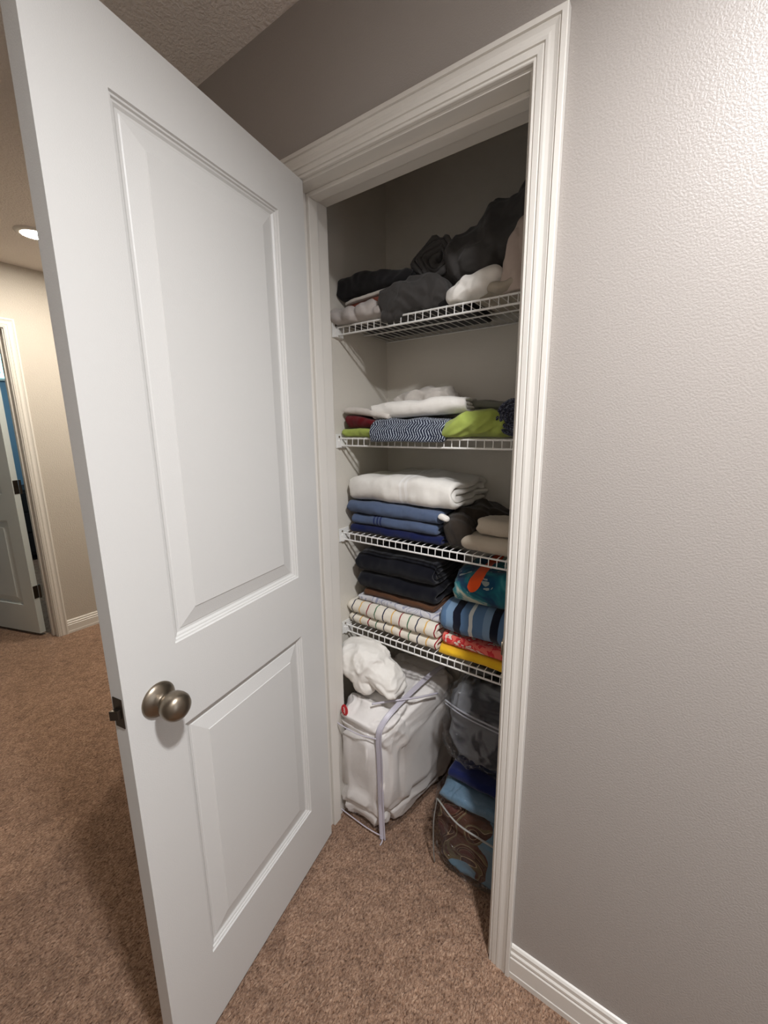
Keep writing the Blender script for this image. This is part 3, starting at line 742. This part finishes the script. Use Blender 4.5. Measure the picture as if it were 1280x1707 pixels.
def band(m, pts, wv, th):
    """flat ribbon with thickness along a path; wv = width vector"""
    pts = [Vector(p) for p in pts]; wv = Vector(wv); k = len(m.v); n = len(pts)
    for i, p in enumerate(pts):
        t = (pts[min(i+1,n-1)]-pts[max(i-1,0)]).normalized(); w_ = (wv-t*wv.dot(t)).normalized()*wv.length/2; nn = t.cross(w_).normalized()*th/2
        for q in (-w_-nn, w_-nn, w_+nn, -w_+nn): m.v.append(tuple(p+q))
    for i in range(n-1):
        for j in range(4): m.f.append((k+i*4+j,k+i*4+(j+1)%4,k+(i+1)*4+(j+1)%4,k+(i+1)*4+j))
    m.f.append((k,k+1,k+2,k+3)); m.f.append((k+n*4-4,k+n*4-3,k+n*4-2,k+n*4-1))
    return m
def wp(*a): return [(x-.07, y-.30, z_) for x,y,z_ in a]
edge = crv(wp((.186,.092,.006),(.183,.092,.08),(.180,.092,.20),(.177,.093,.32),(.172,.096,.40),(.174,.112,.440),(.188,.165,.474),(.206,.26,.496),(.222,.37,.508),(.236,.49,.500)))
m = MB(); band(m, edge, (.012,.009,0), .003); m.tube([p+Vector((.008,.001,0)) for p in edge], .0028, 8); m.tube([p-Vector((.008,.003,0)) for p in edge], .0026, 8)
m.build('piping', PIPING, bag, smooth=True, angle=50)
m = MB(); m.tube(crv(wp((.170,.086,.405),(.10,.076,.398),(.02,.075,.40),(-.012,.078,.405))), .0022, 6); m.build('seam', PIPING, bag, smooth=True); m = MB()
m.tube(crv(wp((.184,.088,.02),(.12,.086,.016),(.02,.088,.018),(-.012,.090,.02))), .0020, 6); m.build('seam', PIPING, bag, smooth=True)
m = MB(); m.tube(crv(wp((.120,.13,.488),(.165,.17,.492),(.24,.25,.490),(.27,.33,.47))), .0035, 8)
m.build('zipper', PIPING, bag, smooth=True)
m = MB(); m.tube(crv(wp((.184,.090,.010),(.192,.080,.012),(.190,.070,.004))), .0022, 6); m.build('zipper_pull', PIPING, bag, smooth=True)
# red sticker with white script squiggle
st = empty('sticker', (.030,.0965,.452)); 
st.parent = bag; st.location = (.030-.07,.0890-.30,.452)
m = MB(); n = 28; m.add([(0,0,0)]+[(.0145*math.cos(2*PI*k/n),0,.021*math.sin(2*PI*k/n)) for k in range(n)]+[(.0145*math.cos(2*PI*k/n),.002,.021*math.sin(2*PI*k/n)) for k in range(n)],
      [(0,1+k,1+(k+1)%n) for k in range(n)]+[(1+k,1+(k+1)%n,1+n+(k+1)%n,1+n+k) for k in range(n)])
m.build('sticker_face', paint('red_sticker', (196,24,34), .4), st)
m = MB(); m.tube(crv([(.001,-.0012,.013),(-.004,-.0012,.009),(.003,-.0012,.006),(-.003,-.0012,.002),(.004,-.0012,-.001),(-.003,-.0012,-.005),(.003,-.0012,-.008),(-.001,-.0012,-.013)], 6), .0008, 6)
m.build('script_mark', TRIMW, st, smooth=True)
# pillow on top of the bag
bundle('small_pillow', WHITE, [(-.035,0,.015,.105,.070,.062,.05,95,{'crease':.012,'cf':9,'ex':.7,'ez':.8,'lump':.3,'ff':60}), (.055,.0,-.004,.080,.060,.038,.50,96,{'crease':.010,'lump':.2,'ex':.5,'ff':60}), (.100,-.008,-.030,.040,.052,.017,.55,97,{'crease':.002,'ex':.4,'fold':.002}), (-.01,-.02,-.035,.055,.045,.040,.9,98,{'crease':.006})],
       'small white pillow slumped on top of the bagged comforter', 'pillow', (.062,.202,.572), merge=.003)
# grey blanket in clear bag, upper
m = bagbox(.355, .680, .215, .540, .278, .020, 101, .014, 12, ex=.5, ez=.5)
o = m.build('plush_blanket', GREYB, None, smooth=True); o.location = (.530,.378,.333); o.rotation_euler.y = .0
tag(o, 'dark grey plush blanket in the upper clear bag on the closet floor', 'blanket')
b2 = empty('storage_bag', (.52,.37,.331)); tag(b2, 'clear zip bag holding the grey blanket, stacked on the brown and blue bag', 'storage bag')
m = bagbox(.345, .690, .203, .550, .284, .016, 101, .020, 12, ex=.42, ez=.42)
m.v = [(a+.010-.003, b+.005, c) for a,b,c in m.v]; m.build('clear_film', FILM, b2, smooth=True)
m = MB(); m.tube(crv([(-.165,-.150,.214),(-.10,-.168,.212),(-.02,-.172,.208),(.08,-.172,.205),(.16,-.165,.205)]), .003, 8)
GV = paint('clear_grey_vinyl', (150,150,156), .35); m.build('zipper', GV, b2, smooth=True); m = MB(); m.tube(crv([(-.165,-.150,.203),(-.10,-.170,.201),(-.02,-.175,.197),(.08,-.175,.194),(.16,-.167,.194)]), .0022, 8)
m.build('piping', GV, b2, smooth=True)
# royal blue folded piece between
folded('folded_blanket', ROYAL, .385, .680, .185, .31, .292, .034, F2, 'royal blue folded blanket between the two clear bags', 'blanket', None, seed=105, crown=.0, amp=.003)
# brown and blue blankets in clear bag, lower
m = bagbox(.372, .690, .125, .500, .240, .012, 111, .012, 9, ex=.36, ez=.42)
o = m.build('plush_blanket', BRBL, None, smooth=True); o.location = (.531,.312,.006)
tag(o, 'brown and light blue leaf print blanket in the lower clear bag', 'blanket')
folded('folded_blanket', LTBLUE, .378, .680, .140, .33, .250, .034, F2, 'light blue folded blanket on the brown one inside the lower clear bag', 'blanket', None, seed=106, crown=.05, amp=.006)
b3 = empty('storage_bag', (.535,.31,0)); tag(b3, 'clear zip bag on the carpet holding the brown and blue blanket', 'storage bag')
m = bagbox(.358, .700, .108, .515, .290, .008, 111, .012, 9, ex=.30, ez=.34)
m.v = [(a-.006, b+.001, c+.002) for a,b,c in m.v]; m.build('clear_film', FILM, b3, smooth=True)
ZIPV = paint('clear_grey_vinyl_trim', (140,139,134), .35)
m = MB(); m.tube(crv([(-.155,-.186,.262),(-.08,-.202,.232),(.0,-.206,.228),(.10,-.206,.226),(.15,-.206,.226)]), .0028, 8)
m.build('zipper', ZIPV, b3, smooth=True)
m = MB(); m.tube(crv([(-.160,-.188,.012),(-.163,-.192,.08),(-.163,-.192,.18),(-.155,-.186,.262)]), .0022, 8)
m.build('piping', ZIPV, b3, smooth=True)
